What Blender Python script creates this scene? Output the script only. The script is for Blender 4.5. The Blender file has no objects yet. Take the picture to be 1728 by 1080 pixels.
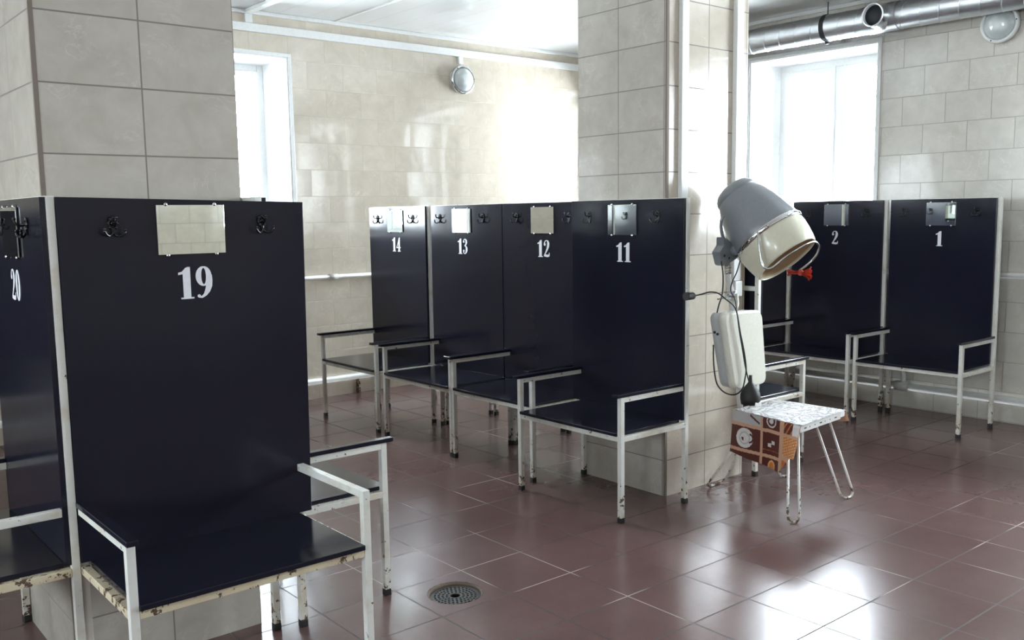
import bpy, bmesh, math, random
from mathutils import Vector, Matrix
random.seed(7)
S = bpy.context.scene
COL = S.collection

# ------------------------------------------------------------------ camera
YAW, PITCH, ROLL = math.radians(50.1182), math.radians(-6.9585), math.radians(-.7881)
F_PX, CX, CY, CAM_H = 1580.1, 872.95, 556.0, 1.4996
fw = Vector((math.cos(YAW) * math.cos(PITCH), math.sin(YAW) * math.cos(PITCH), math.sin(PITCH)))
rt = Vector((math.sin(YAW), -math.cos(YAW), 0))
up = rt.cross(fw)
RT = math.cos(ROLL) * rt + math.sin(ROLL) * up
UP = -math.sin(ROLL) * rt + math.cos(ROLL) * up
cd = bpy.data.cameras.new('camera')
cd.sensor_width = 36
cd.lens = F_PX / 1728 * 36
cd.shift_x = (864 - CX) / 1728
cd.shift_y = (CY - 540) / 1728
cd.clip_start = .05
cam = bpy.data.objects.new('camera', cd)
COL.objects.link(cam)
cam.matrix_world = Matrix.Translation((0, 0, CAM_H)) @ Matrix((RT, UP, -fw)).transposed().to_4x4()
S.camera = cam

# ------------------------------------------------------------------ world and exposure
w = bpy.data.worlds.new('overcast_sky')
S.world = w
w.use_nodes = True
bg = w.node_tree.nodes['Background']
bg.inputs[0].default_value = (.86, .93, 1, 1)
bg.inputs[1].default_value = 14.0
S.view_settings.view_transform = 'Standard'
S.view_settings.look = 'None'
S.view_settings.gamma = 1
S.view_settings.exposure = 2.3
S.cycles.max_bounces = 10
S.cycles.diffuse_bounces = 6
S.cycles.glossy_bounces = 5
S.cycles.transparent_max_bounces = 12
S.cycles.caustics_reflective = False
S.cycles.caustics_refractive = False
S.cycles.sample_clamp_indirect = 8

# room sizes
YA, XB = 7.0, 6.787          # inner faces of the far wall and of the wall with the duct
YN, XL = -4.2, -5.2          # inner faces of the walls behind and left of the camera
HC = 3.09                    # ceiling
WT = .56                     # wall thickness
SILL = 1.33
# windows: (start, end, sill, head) along each wall
WIN_A = [(-3.6, -2.43), (2.345, 3.515)]
WIN_B = [(3.814, 4.985), (5.78, 6.9), (.45, 2.3), (-2.8, -1.63)]
WIN_L = [(-2.6, -1.4), (.4, 1.6), (3.4, 4.6)]
HEAD = 2.765

def portal(name, loc, rot, sx, sy):
    l = bpy.data.lights.new(name, 'AREA')
    l.shape = 'RECTANGLE'
    l.size, l.size_y = sx, sy
    l.cycles.is_portal = True
    o = bpy.data.objects.new(name, l)
    o.location = loc
    o.rotation_euler = rot
    COL.objects.link(o)
hz, hh = (SILL + HEAD) / 2, HEAD - SILL
R90 = math.pi / 2
for a, b in WIN_A:
    portal('window_daylight', ((a + b) / 2, YA + .54, hz), (-R90, 0, 0), b - a, hh)
for a, b in WIN_B:
    portal('window_daylight', (XB + .54, (a + b) / 2, hz), (0, R90, 0), hh, b - a)
for a, b in WIN_L:
    portal('window_daylight', (XL - .54, (a + b) / 2, hz), (0, -R90, 0), hh, b - a)

# ------------------------------------------------------------------ helpers
def add_box(bm, x0, x1, y0, y1, z0, z1, bev=0.0, mi=0):
    vs = [bm.verts.new((x, y, z)) for x in (x0, x1) for y in (y0, y1) for z in (z0, z1)]
    idx = [(0, 1, 3, 2), (4, 6, 7, 5), (0, 4, 5, 1), (2, 3, 7, 6), (0, 2, 6, 4), (1, 5, 7, 3)]
    fs = [bm.faces.new([vs[i] for i in f]) for f in idx]
    for f in fs: f.material_index = mi
    if bev > 0:
        es = set(e for f in fs for e in f.edges)
        r = bmesh.ops.bevel(bm, geom=list(es), offset=bev, segments=2, affect='EDGES', profile=.5)
        for f in r['faces']: f.material_index = mi

def box_bm(*a, bev=0.0):
    bm = bmesh.new()
    add_box(bm, *a, bev=bev)
    return bm

def frames(pts):
    """parallel-transported normals along a polyline"""
    pts = [Vector(p) for p in pts]
    T = []
    for i in range(len(pts)):
        a = pts[max(i - 1, 0)]; b = pts[min(i + 1, len(pts) - 1)]
        T.append((b - a).normalized())
    n = T[0].orthogonal().normalized()
    out = []
    for i, t in enumerate(T):
        n = (n - t * n.dot(t))
        if n.length < 1e-6: n = t.orthogonal()
        n.normalize()
        out.append((pts[i], n.copy(), t.cross(n).normalized()))
    return out

def add_tube(bm, pts, r, seg=10, cap=True):
    rs = r if isinstance(r, (list, tuple)) else [r] * len(pts)
    rings = []
    for (p, n, b), rr in zip(frames(pts), rs):
        rings.append([bm.verts.new(p + (n * math.cos(2 * math.pi * k / seg) + b * math.sin(2 * math.pi * k / seg)) * rr) for k in range(seg)])
    for a, b in zip(rings, rings[1:]):
        for k in range(seg):
            f = bm.faces.new((a[k], a[(k + 1) % seg], b[(k + 1) % seg], b[k]))
            f.smooth = True
    if cap:
        bm.faces.new(list(reversed(rings[0])))
        bm.faces.new(rings[-1])

def smooth_path(pts, n=8):
    """Catmull-Rom through the points"""
    P = [Vector(p) for p in pts]
    P = [P[0] * 2 - P[1]] + P + [P[-1] * 2 - P[-2]]
    out = []
    for i in range(1, len(P) - 2):
        for k in range(n):
            t = k / n
            out.append(.5 * ((2 * P[i]) + (-P[i - 1] + P[i + 1]) * t + (2 * P[i - 1] - 5 * P[i] + 4 * P[i + 1] - P[i + 2]) * t * t + (-P[i - 1] + 3 * P[i] - 3 * P[i + 1] + P[i + 2]) * t ** 3))
    out.append(P[-2])
    return out

def add_lathe(bm, prof, M=Matrix(), seg=40, close=False):
    """prof = [(radius, height)] around local z, M places it"""
    rings = []
    for r, h in prof:
        if r < 1e-5:
            rings.append([bm.verts.new(M @ Vector((0, 0, h)))])
        else:
            rings.append([bm.verts.new(M @ Vector((r * math.cos(2 * math.pi * k / seg), r * math.sin(2 * math.pi * k / seg), h))) for k in range(seg)])
    for a, b in zip(rings, rings[1:]):
        for k in range(seg):
            k2 = (k + 1) % seg
            if len(a) == 1 and len(b) == 1: continue
            if len(a) == 1: f = bm.faces.new((a[0], b[k2], b[k]))
            elif len(b) == 1: f = bm.faces.new((a[k], a[k2], b[0]))
            else: f = bm.faces.new((a[k], a[k2], b[k2], b[k]))
            f.smooth = True

def add_prism(bm, poly, y0, y1, to=lambda a, b, c: (a, b, c)):
    """polygon in (a, c) pulled between y0 and y1"""
    A = [bm.verts.new(to(a, y0, c)) for a, c in poly]
    B = [bm.verts.new(to(a, y1, c)) for a, c in poly]
    bm.faces.new(A)
    bm.faces.new(list(reversed(B)))
    n = len(poly)
    for i in range(n):
        bm.faces.new((A[i], B[i], B[(i + 1) % n], A[(i + 1) % n]))

def obj(name, bm, mats, parent=None, label=None):
    bmesh.ops.recalc_face_normals(bm, faces=bm.faces[:])
    me = bpy.data.meshes.new(name)
    bm.to_mesh(me)
    bm.free()
    for m in (mats if isinstance(mats, (list, tuple)) else [mats]): me.materials.append(m)
    o = bpy.data.objects.new(name, me)
    COL.objects.link(o)
    if parent is not None: o.parent = parent
    if label: o['label'] = label
    return o

def tag(o, label, cat, group=None, kind=None):
    o['label'] = label
    o['category'] = cat
    if group: o['group'] = group
    if kind: o['kind'] = kind
    return o

def thing(name, label, cat, loc=(0, 0, 0), rz=0, group=None):
    o = bpy.data.objects.new(name, None)
    o.empty_display_size = .1
    COL.objects.link(o)
    o.location = loc
    o.rotation_euler = (0, 0, rz)
    return tag(o, label, cat, group)

def struct(name, bm, mats, label, parent=None):
    o = obj(name, bm, mats, parent)
    o['kind'] = 'structure'
    if parent is None: o['label'] = label
    return o

def px(u, v, Y=None, X=None, Z=None, dist=None):
    """the point of a plane in the room that a measurement in the photograph gives"""
    d = fw + RT * ((u - CX) / F_PX) - UP * ((v - CY) / F_PX)
    c = Vector((0, 0, CAM_H))
    if Y is not None: t = Y / d.y
    elif X is not None: t = X / d.x
    elif Z is not None: t = (Z - CAM_H) / d.z
    else: t = dist
    return c + d * t

# ------------------------------------------------------------------ materials
def new_mat(name):
    m = bpy.data.materials.new(name)
    m.use_nodes = True
    nt = m.node_tree
    return m, nt, nt.nodes['Principled BSDF']

def N(nt, typ, **kw):
    n = nt.nodes.new(typ)
    for k, v in kw.items(): setattr(n, k, v)
    return n

def math_node(nt, op, a, b=None, c=None, clamp=False):
    n = nt.nodes.new('ShaderNodeMath')
    n.operation = op
    n.use_clamp = clamp
    for i, v in enumerate((a, b, c)):
        if v is None: continue
        if isinstance(v, (int, float)): n.inputs[i].default_value = v
        else: nt.links.new(v, n.inputs[i])
    return n.outputs[0]

def mix_col(nt, fac, a, b, blend='MIX'):
    n = nt.nodes.new('ShaderNodeMix')
    n.data_type = 'RGBA'
    n.blend_type = blend
    for s, v in ((n.inputs[0], fac), (n.inputs[6], a), (n.inputs[7], b)):
        if isinstance(v, (int, float)): s.default_value = v
        elif isinstance(v, tuple): s.default_value = v + (1,) if len(v) == 3 else v
        else: nt.links.new(v, s)
    return n.outputs[2]

def ramp(nt, fac, stops):
    n = nt.nodes.new('ShaderNodeValToRGB')
    cr = n.color_ramp
    while len(cr.elements) < len(stops): cr.elements.new(.5)
    for e, (p, c) in zip(cr.elements, stops):
        e.position = p
        e.color = (c, c, c, 1) if isinstance(c, (int, float)) else tuple(c) + (1,)
    nt.links.new(fac, n.inputs[0])
    return n.outputs[0]

def noise(nt, vec, scale, detail=3, rough=.5, dist=0):
    n = nt.nodes.new('ShaderNodeTexNoise')
    n.inputs['Scale'].default_value = scale
    n.inputs['Detail'].default_value = detail
    n.inputs['Roughness'].default_value = rough
    n.inputs['Distortion'].default_value = dist
    if vec is not None: nt.links.new(vec, n.inputs['Vector'])
    return n.outputs[0]

def simple(name, col, rough=.5, metal=0, spec=.5, coat=0, bump=0, bscale=60):
    m, nt, b = new_mat(name)
    b.inputs['Base Color'].default_value = tuple(col) + (1,)
    b.inputs['Roughness'].default_value = rough
    b.inputs['Metallic'].default_value = metal
    b.inputs['Specular IOR Level'].default_value = spec
    b.inputs['Coat Weight'].default_value = coat
    g = N(nt, 'ShaderNodeNewGeometry')
    nz = noise(nt, g.outputs['Position'], bscale, 3)
    lo = tuple(c * .88 for c in col)
    hi = tuple(min(1, c * 1.06) for c in col)
    nt.links.new(mix_col(nt, nz, lo, hi), b.inputs['Base Color'])
    if bump:
        bp = N(nt, 'ShaderNodeBump')
        bp.inputs['Strength'].default_value = bump
        bp.inputs['Distance'].default_value = .002
        nt.links.new(nz, bp.inputs['Height'])
        nt.links.new(bp.outputs[0], b.inputs['Normal'])
    return m

def tile_mat(name, plane, tw, th, off_u, off_v, bond, c1, c2, grout, rough=.1, vein=.3, tilt=.012, mortar=.0028):
    """glazed wall tiles laid out in the wall's own plane ('x' = wall along X, 'y' = wall along Y)"""
    m, nt, b = new_mat(name)
    g = N(nt, 'ShaderNodeNewGeometry')
    sp = N(nt, 'ShaderNodeSeparateXYZ')
    nt.links.new(g.outputs['Position'], sp.inputs[0])
    u = math_node(nt, 'ADD', sp.outputs[0 if plane == 'x' else 1], 40 * tw * 2 - off_u)
    v = math_node(nt, 'ADD', sp.outputs[2], 20 * th * 2 - off_v)
    cb = N(nt, 'ShaderNodeCombineXYZ')
    nt.links.new(u, cb.inputs[0])
    nt.links.new(v, cb.inputs[1])
    def brick(seedshift=0):
        k = N(nt, 'ShaderNodeTexBrick', offset=bond, offset_frequency=2, squash=1)
        k.inputs['Scale'].default_value = 1
        k.inputs['Brick Width'].default_value = tw
        k.inputs['Row Height'].default_value = th
        k.inputs['Mortar Size'].default_value = mortar
        k.inputs['Mortar Smooth'].default_value = .15
        k.inputs['Color1'].default_value = (0, 0, 0, 1)
        k.inputs['Color2'].default_value = (1, 1, 1, 1)
        k.inputs['Mortar'].default_value = (.5, .5, .5, 1)
        if seedshift:
            a = N(nt, 'ShaderNodeVectorMath', operation='ADD')
            a.inputs[1].default_value = (tw * seedshift, th * seedshift * 2, 0)
            nt.links.new(cb.outputs[0], a.inputs[0])
            nt.links.new(a.outputs[0], k.inputs['Vector'])
        else:
            nt.links.new(cb.outputs[0], k.inputs['Vector'])
        return k
    k1, k2 = brick(), brick(14)
    r1, mort = k1.outputs['Color'], k1.outputs['Fac']
    r2 = k2.outputs['Color']
    # marbling that differs from tile to tile
    off = N(nt, 'ShaderNodeVectorMath', operation='SCALE')
    nt.links.new(r1, off.inputs[0])
    off.inputs['Scale'].default_value = 9
    av = N(nt, 'ShaderNodeVectorMath', operation='ADD')
    nt.links.new(g.outputs['Position'], av.inputs[0])
    nt.links.new(off.outputs[0], av.inputs[1])
    n1 = noise(nt, av.outputs[0], 9, 5, .6, .4)
    n2 = noise(nt, av.outputs[0], 7, 4, .55, 1.6)
    d = math_node(nt, 'ABSOLUTE', math_node(nt, 'SUBTRACT', n2, .5))
    vn = ramp(nt, d, [(0, 1), (.012, .35), (.03, 0)])
    gate = ramp(nt, noise(nt, av.outputs[0], 5, 2), [(.48, 0), (.62, 1)])
    vn = math_node(nt, 'MULTIPLY', math_node(nt, 'MULTIPLY', vn, gate), vein)
    base = mix_col(nt, ramp(nt, n1, [(.3, 0), (.7, 1)]), c1, c2)
    base = mix_col(nt, math_node(nt, 'MULTIPLY', r1, .22), base, tuple(c * .82 for c in c1))
    base = mix_col(nt, vn, base, tuple(min(1, c * 1.35) for c in c2))
    fine = noise(nt, g.outputs['Position'], 220, 2)
    base = mix_col(nt, math_node(nt, 'MULTIPLY', fine, .12), base, tuple(c * .6 for c in c1))
    col = mix_col(nt, mort, base, grout)
    nt.links.new(col, b.inputs['Base Color'])
    nt.links.new(mix_col(nt, mort, (rough,) * 3, (.8,) * 3), b.inputs['Roughness'])
    # every tile sits at a slightly different angle
    cs = N(nt, 'ShaderNodeCombineXYZ')
    a = math_node(nt, 'MULTIPLY', math_node(nt, 'SUBTRACT', r1, .5), tilt * 2)
    c = math_node(nt, 'MULTIPLY', math_node(nt, 'SUBTRACT', r2, .5), tilt)
    nt.links.new(a, cs.inputs[0 if plane == 'x' else 1])
    nt.links.new(c, cs.inputs[2])
    ad = N(nt, 'ShaderNodeVectorMath', operation='ADD')
    nt.links.new(g.outputs['Normal'], ad.inputs[0])
    nt.links.new(cs.outputs[0], ad.inputs[1])
    nm = N(nt, 'ShaderNodeVectorMath', operation='NORMALIZE')
    nt.links.new(ad.outputs[0], nm.inputs[0])
    bp = N(nt, 'ShaderNodeBump')
    bp.inputs['Strength'].default_value = .5
    bp.inputs['Distance'].default_value = .0015
    wav = math_node(nt, 'MULTIPLY', noise(nt, g.outputs['Position'], 6, 1), .35)
    nt.links.new(math_node(nt, 'SUBTRACT', wav, mort), bp.inputs['Height'])
    nt.links.new(nm.outputs[0], bp.inputs['Normal'])
    nt.links.new(bp.outputs[0], b.inputs['Normal'])
    b.inputs['Specular IOR Level'].default_value = .9
    b.inputs['Coat Weight'].default_value = .5
    b.inputs['Coat Roughness'].default_value = .03
    return m

GR = (.18, .155, .135)
W1, W2 = (.515, .455, .37), (.615, .555, .465)
V1, V2 = (.52, .495, .445), (.62, .595, .54)
P1, P2 = (.43, .40, .345), (.52, .485, .43)
M_wallA = tile_mat('beige_wall_tiles_far', 'x', .3245, .2145, 3.520, 1.675 + .2145 * 0, .5, W1, W2, (.42, .37, .29), rough=.055, tilt=.020)
M_wallB = tile_mat('beige_wall_tiles_side', 'y', .3245, .2115, 3.125, 1.697, .5, V1, V2, (.32, .295, .26), rough=.16)
M_wallN = tile_mat('beige_wall_tiles_back', 'x', .3245, .2145, 0, 1.675, .5, W1, W2, (.25, .22, .18))
M_wallL = tile_mat('beige_wall_tiles_left', 'y', .3245, .2145, 0, 1.675, .5, W1, W2, (.25, .22, .18))
M_p1x = tile_mat('pillar_tiles_a', 'x', .321, .2165, 1.077, .194, 0, P1, P2, GR, rough=.22)
M_p1y = tile_mat('pillar_tiles_b', 'y', .33, .2165, 3.50, .194, 0, P1, P2, GR, rough=.22)
M_p2y = tile_mat('pillar_tiles_c', 'y', .3215, .2165, 3.563, .194, 0, P1, P2, GR, rough=.22)
M_p2x = tile_mat('pillar_tiles_d', 'x', .3215, .2165, 4.031, .194, 0, W1, W2, GR, rough=.14, tilt=.006)
M_grout = simple('old_grout', (.20, .165, .135), .85)

def floor_mat():
    m, nt, b = new_mat('red_brown_floor_tiles')
    g = N(nt, 'ShaderNodeNewGeometry')
    a = N(nt, 'ShaderNodeVectorMath', operation='ADD')
    a.inputs[1].default_value = (33 - 2.9254, 33 - 1.7886, 0)
    nt.links.new(g.outputs['Position'], a.inputs[0])
    def bk():
        k = N(nt, 'ShaderNodeTexBrick', offset=0, squash=1)
        k.inputs['Scale'].default_value = 1
        k.inputs['Brick Width'].default_value = .33
        k.inputs['Row Height'].default_value = .33
        k.inputs['Mortar Size'].default_value = .0028
        k.inputs['Mortar Smooth'].default_value = .2
        k.inputs['Color1'].default_value = (0, 0, 0, 1)
        k.inputs['Color2'].default_value = (1, 1, 1, 1)
        k.inputs['Mortar'].default_value = (.5, .5, .5, 1)
        return k
    k = bk()
    nt.links.new(a.outputs[0], k.inputs['Vector'])
    r, mort = k.outputs['Color'], k.outputs['Fac']
    k2 = bk()
    a2 = N(nt, 'ShaderNodeVectorMath', operation='ADD')
    a2.inputs[1].default_value = (.33 * 7, .33 * 11, 0)
    nt.links.new(a.outputs[0], a2.inputs[0])
    nt.links.new(a2.outputs[0], k2.inputs['Vector'])
    pos = g.outputs['Position']
    n1 = noise(nt, pos, 2.2, 5, .6)
    n2 = noise(nt, pos, 45, 4, .6)
    c = mix_col(nt, ramp(nt, n1, [(.3, 0), (.7, 1)]), (.100, .054, .051), (.130, .077, .073))
    c = mix_col(nt, math_node(nt, 'MULTIPLY', r, .35), c, (.115, .062, .055))
    c = mix_col(nt, math_node(nt, 'MULTIPLY', n2, .25), c, (.165, .118, .105))
    # grout is dark in most joints and pale where it has been redone
    gn = ramp(nt, noise(nt, pos, 1.4, 2), [(.56, 0), (.62, 1)])
    gc = mix_col(nt, gn, (.035, .024, .022), (.34, .28, .25))
    nt.links.new(mix_col(nt, mort, c, gc), b.inputs['Base Color'])
    # damp patches that have been mopped
    wet = ramp(nt, noise(nt, pos, 1.1, 2, .5, .1), [(.38, 0), (.62, 1)])
    st = N(nt, 'ShaderNodeVectorMath', operation='MULTIPLY')
    st.inputs[1].default_value = (3, 9, 1)
    nt.links.new(pos, st.inputs[0])
    streak = noise(nt, st.outputs[0], 1, 3)
    ro = math_node(nt, 'ADD', math_node(nt, 'MULTIPLY', wet, .02), math_node(nt, 'MULTIPLY', streak, .02))
    ro = math_node(nt, 'ADD', ro, .20)
    ro = math_node(nt, 'ADD', ro, math_node(nt, 'MULTIPLY', mort, .4), clamp=True)
    nt.links.new(ro, b.inputs['Roughness'])
    cs = N(nt, 'ShaderNodeCombineXYZ')
    nt.links.new(math_node(nt, 'MULTIPLY', math_node(nt, 'SUBTRACT', r, .5), .014), cs.inputs[0])
    nt.links.new(math_node(nt, 'MULTIPLY', math_node(nt, 'SUBTRACT', k2.outputs['Color'], .5), .014), cs.inputs[1])
    ad = N(nt, 'ShaderNodeVectorMath', operation='ADD')
    nt.links.new(g.outputs['Normal'], ad.inputs[0])
    nt.links.new(cs.outputs[0], ad.inputs[1])
    bp = N(nt, 'ShaderNodeBump')
    bp.inputs['Strength'].default_value = .6
    bp.inputs['Distance'].default_value = .002
    h = math_node(nt, 'SUBTRACT', math_node(nt, 'MULTIPLY', noise(nt, pos, 9, 2), .5), mort)
    nt.links.new(h, bp.inputs['Height'])
    nt.links.new(ad.outputs[0], bp.inputs['Normal'])
    nt.links.new(bp.outputs[0], b.inputs['Normal'])
    b.inputs['Specular IOR Level'].default_value = .4
    return m
M_floor = floor_mat()

def ceiling_mat():
    m, nt, b = new_mat('white_plastic_ceiling_panels')
    g = N(nt, 'ShaderNodeNewGeometry')
    sp = N(nt, 'ShaderNodeSeparateXYZ')
    nt.links.new(g.outputs['Position'], sp.inputs[0])
    u = math_node(nt, 'FRACT', math_node(nt, 'DIVIDE', math_node(nt, 'ADD', sp.outputs[0], 20.06), .25))
    e = math_node(nt, 'ABSOLUTE', math_node(nt, 'SUBTRACT', u, .5))
    line = ramp(nt, e, [(.488, 0), (.495, 1)])
    nt.links.new(mix_col(nt, line, (.66, .66, .65), (.50, .50, .49)), b.inputs['Base Color'])
    b.inputs['Roughness'].default_value = .18
    bp = N(nt, 'ShaderNodeBump')
    bp.inputs['Strength'].default_value = .4
    bp.inputs['Distance'].default_value = .003
    st = N(nt, 'ShaderNodeVectorMath', operation='MULTIPLY')
    st.inputs[1].default_value = (8, .6, 1)
    nt.links.new(g.outputs['Position'], st.inputs[0])
    h = math_node(nt, 'SUBTRACT', math_node(nt, 'MULTIPLY', noise(nt, st.outputs[0], 1, 1), .6), line)
    nt.links.new(h, bp.inputs['Height'])
    nt.links.new(bp.outputs[0], b.inputs['Normal'])
    return m
M_ceil = ceiling_mat()

def paint_mat(name, chips=.0, rusty_low=True, col=(.66, .66, .62)):
    """white enamel over steel: yellowed, chipped, rusting towards the feet"""
    m, nt, b = new_mat(name)
    g = N(nt, 'ShaderNodeNewGeometry')
    pos = g.outputs['Position']
    sp = N(nt, 'ShaderNodeSeparateXYZ')
    nt.links.new(pos, sp.inputs[0])
    n1 = noise(nt, pos, 34, 5, .65)
    n2 = noise(nt, pos, 11, 3, .6)
    low = ramp(nt, sp.outputs[2], [(.0, .20), (.10, .10), (.25, .04), (.40, 0)]) if rusty_low else 0
    th = math_node(nt, 'ADD', n1, math_node(nt, 'ADD', low, chips)) if rusty_low else math_node(nt, 'ADD', n1, chips)
    chip = ramp(nt, th, [(.68, 0), (.70, 1)])
    stain = ramp(nt, math_node(nt, 'ADD', n2, math_node(nt, 'ADD', low, chips) if rusty_low else chips), [(.52, 0), (.78, 1)])
    c = mix_col(nt, math_node(nt, 'MULTIPLY', stain, .7), col, (.50, .42, .29))
    c = mix_col(nt, chip, c, (.085, .05, .03))
    nt.links.new(c, b.inputs['Base Color'])
    nt.links.new(mix_col(nt, chip, (.32,) * 3, (.85,) * 3), b.inputs['Roughness'])
    bp = N(nt, 'ShaderNodeBump')
    bp.inputs['Strength'].default_value = .5
    bp.inputs['Distance'].default_value = .001
    nt.links.new(math_node(nt, 'SUBTRACT', 1, chip), bp.inputs['Height'])
    nt.links.new(bp.outputs[0], b.inputs['Normal'])
    return m
M_paint = paint_mat('chipped_white_enamel')
M_rail = paint_mat('worn_white_enamel', .05)
M_rust = paint_mat('peeling_rusty_enamel', .12, col=(.60, .53, .38))

def laminate():
    m, nt, b = new_mat('dark_navy_laminate')
    g = N(nt, 'ShaderNodeNewGeometry')
    pos = g.outputs['Position']
    n = noise(nt, pos, 3, 4, .6)
    c = mix_col(nt, n, (.0085, .0087, .0165), (.0125, .0127, .0225))
    sc = ramp(nt, noise(nt, pos, 70, 2, .5), [(.80, 0), (.82, 1)])
    nt.links.new(mix_col(nt, sc, c, (.12, .12, .12)), b.inputs['Base Color'])
    st = N(nt, 'ShaderNodeVectorMath', operation='MULTIPLY')
    st.inputs[1].default_value = (9, 9, 2)
    nt.links.new(pos, st.inputs[0])
    sm = noise(nt, st.outputs[0], 1.2, 4, .6, 1.2)
    nt.links.new(ramp(nt, sm, [(.3, .13), (.7, .17)]), b.inputs['Roughness'])
    b.inputs['Specular IOR Level'].default_value = .31
    return m
M_lam = laminate()
M_edge = simple('worn_board_edge', (.02, .019, .018), .6, bscale=50)
M_digit = simple('white_vinyl_digit', (.72, .72, .76), .5)
M_black = simple('black_enamel_hook', (.006, .006, .008), .16, spec=.45)
M_rubber = simple('black_rubber', (.014, .013, .012), .6)
M_cable = simple('black_cable', (.012, .012, .012), .4)
M_white = simple('white_plastic', (.74, .75, .74), .3)
M_reveal = simple('white_plaster_reveal', (.8, .8, .8), .6)
M_pipe = simple('white_painted_pipe', (.66, .66, .63), .3, bscale=20)
M_chrome = simple('chrome', (.62, .62, .62), .12, metal=1)
M_steel = simple('galvanised_steel', (.74, .77, .80), .33, metal=1, bscale=25)
M_dark = simple('dark_void', (.02, .022, .026), .7)
M_hgrey = simple('grey_hammered_enamel', (.20, .215, .235), .3, coat=.3)
M_cream = simple('cream_plastic', (.62, .60, .47), .32, coat=.2)
M_boxw = simple('ivory_plastic', (.72, .71, .62), .35)
M_boxs = simple('grey_plastic_side', (.42, .43, .42), .45)
M_inner = simple('beige_inner_lining', (.45, .33, .21), .7)
M_red = simple('red_cloth', (.48, .06, .03), .85, bump=.6)
M_iron = simple('cast_iron', (.06, .058, .056), .5, metal=.6, bump=.4)
M_mortar = simple('rough_drain_mortar', (.15, .115, .085), .9, bump=.8)
M_tube = paint_mat('painted_hairpin_tube', .0, col=(.60, .60, .58))

def mirror_mat():
    m, nt, b = new_mat('mirror_glass')
    b.inputs['Base Color'].default_value = (.84, .88, .85, 1)
    b.inputs['Metallic'].default_value = 1
    b.inputs['Roughness'].default_value = .02
    return m
M_mirror = mirror_mat()

def pane_mat():
    m = bpy.data.materials.new('window_glass')
    m.use_nodes = True
    nt = m.node_tree
    nt.nodes.remove(nt.nodes['Principled BSDF'])
    out = nt.nodes['Material Output']
    t = N(nt, 'ShaderNodeBsdfTransparent')
    t.inputs[0].default_value = (.96, .98, .98, 1)
    gl = N(nt, 'ShaderNodeBsdfGlossy')
    gl.inputs['Roughness'].default_value = .02
    fr = N(nt, 'ShaderNodeFresnel')
    fr.inputs[0].default_value = 1.35
    mx = N(nt, 'ShaderNodeMixShader')
    nt.links.new(fr.outputs[0], mx.inputs[0])
    nt.links.new(t.outputs[0], mx.inputs[1])
    nt.links.new(gl.outputs[0], mx.inputs[2])
    nt.links.new(mx.outputs[0], out.inputs[0])
    return m
M_pane = pane_mat()

def lamp_glass_mat():
    m, nt, b = new_mat('frosted_ribbed_glass')
    b.inputs['Base Color'].default_value = (.50, .54, .54, 1)
    b.inputs['Roughness'].default_value = .16
    b.inputs['Coat Weight'].default_value = .6
    g = N(nt, 'ShaderNodeTexCoord')
    wv = N(nt, 'ShaderNodeTexWave', wave_type='RINGS', rings_direction='SPHERICAL')
    wv.inputs['Scale'].default_value = 14
    wv.inputs['Distortion'].default_value = 3
    nt.links.new(g.outputs['Object'], wv.inputs['Vector'])
    bp = N(nt, 'ShaderNodeBump')
    bp.inputs['Strength'].default_value = .5
    bp.inputs['Distance'].default_value = .004
    nt.links.new(wv.outputs['Fac'], bp.inputs['Height'])
    nt.links.new(bp.outputs[0], b.inputs['Normal'])
    nt.links.new(mix_col(nt, wv.outputs['Fac'], (.44, .48, .48), (.60, .64, .64)), b.inputs['Base Color'])
    return m
M_lampglass = lamp_glass_mat()

# ------------------------------------------------------------------ the room
bm = bmesh.new()
DX, DY, DR = 2.107, 2.933, .112          # floor drain: the floor has a real round hole here
def floor_with_hole(bm):
    n = 48
    ring = [bm.verts.new((DX + DR * math.cos(2 * math.pi * k / n), DY + DR * math.sin(2 * math.pi * k / n), 0)) for k in range(n)]
    low = [bm.verts.new((v.co.x, v.co.y, -.12)) for v in ring]
    sq = []
    h = .3
    for k in range(n):
        a = 2 * math.pi * k / n
        c, s = math.cos(a), math.sin(a)
        t = h / max(abs(c), abs(s))
        sq.append(bm.verts.new((DX + t * c, DY + t * s, 0)))
    for k in range(n):
        k2 = (k + 1) % n
        bm.faces.new((ring[k], sq[k], sq[k2], ring[k2]))
        bm.faces.new((ring[k2], low[k2], low[k], ring[k]))
    bm.faces.new(low)
    x0, x1, y0, y1 = XL - WT, XB + WT, YN - WT, YA + WT
    def q(a, b, c, d): bm.faces.new([bm.verts.new((x, y, 0)) for x, y in ((a, c), (b, c), (b, d), (a, d))])
    q(x0, x1, y0, DY - h)
    q(x0, x1, DY + h, y1)
    q(x0, DX - h, DY - h, DY + h)
    q(DX + h, x1, DY - h, DY + h)
floor_with_hole(bm)
add_box(bm, XL - WT, XB + WT, YN - WT, YA + WT, -.30, -.14)
struct('floor', bm, M_floor, 'red-brown glazed floor tiles, damp and shiny')
struct('ceiling', box_bm(XL - WT, XB + WT, YN - WT, YA + WT, HC, HC + .15), M_ceil, 'white plastic panel ceiling')

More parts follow.
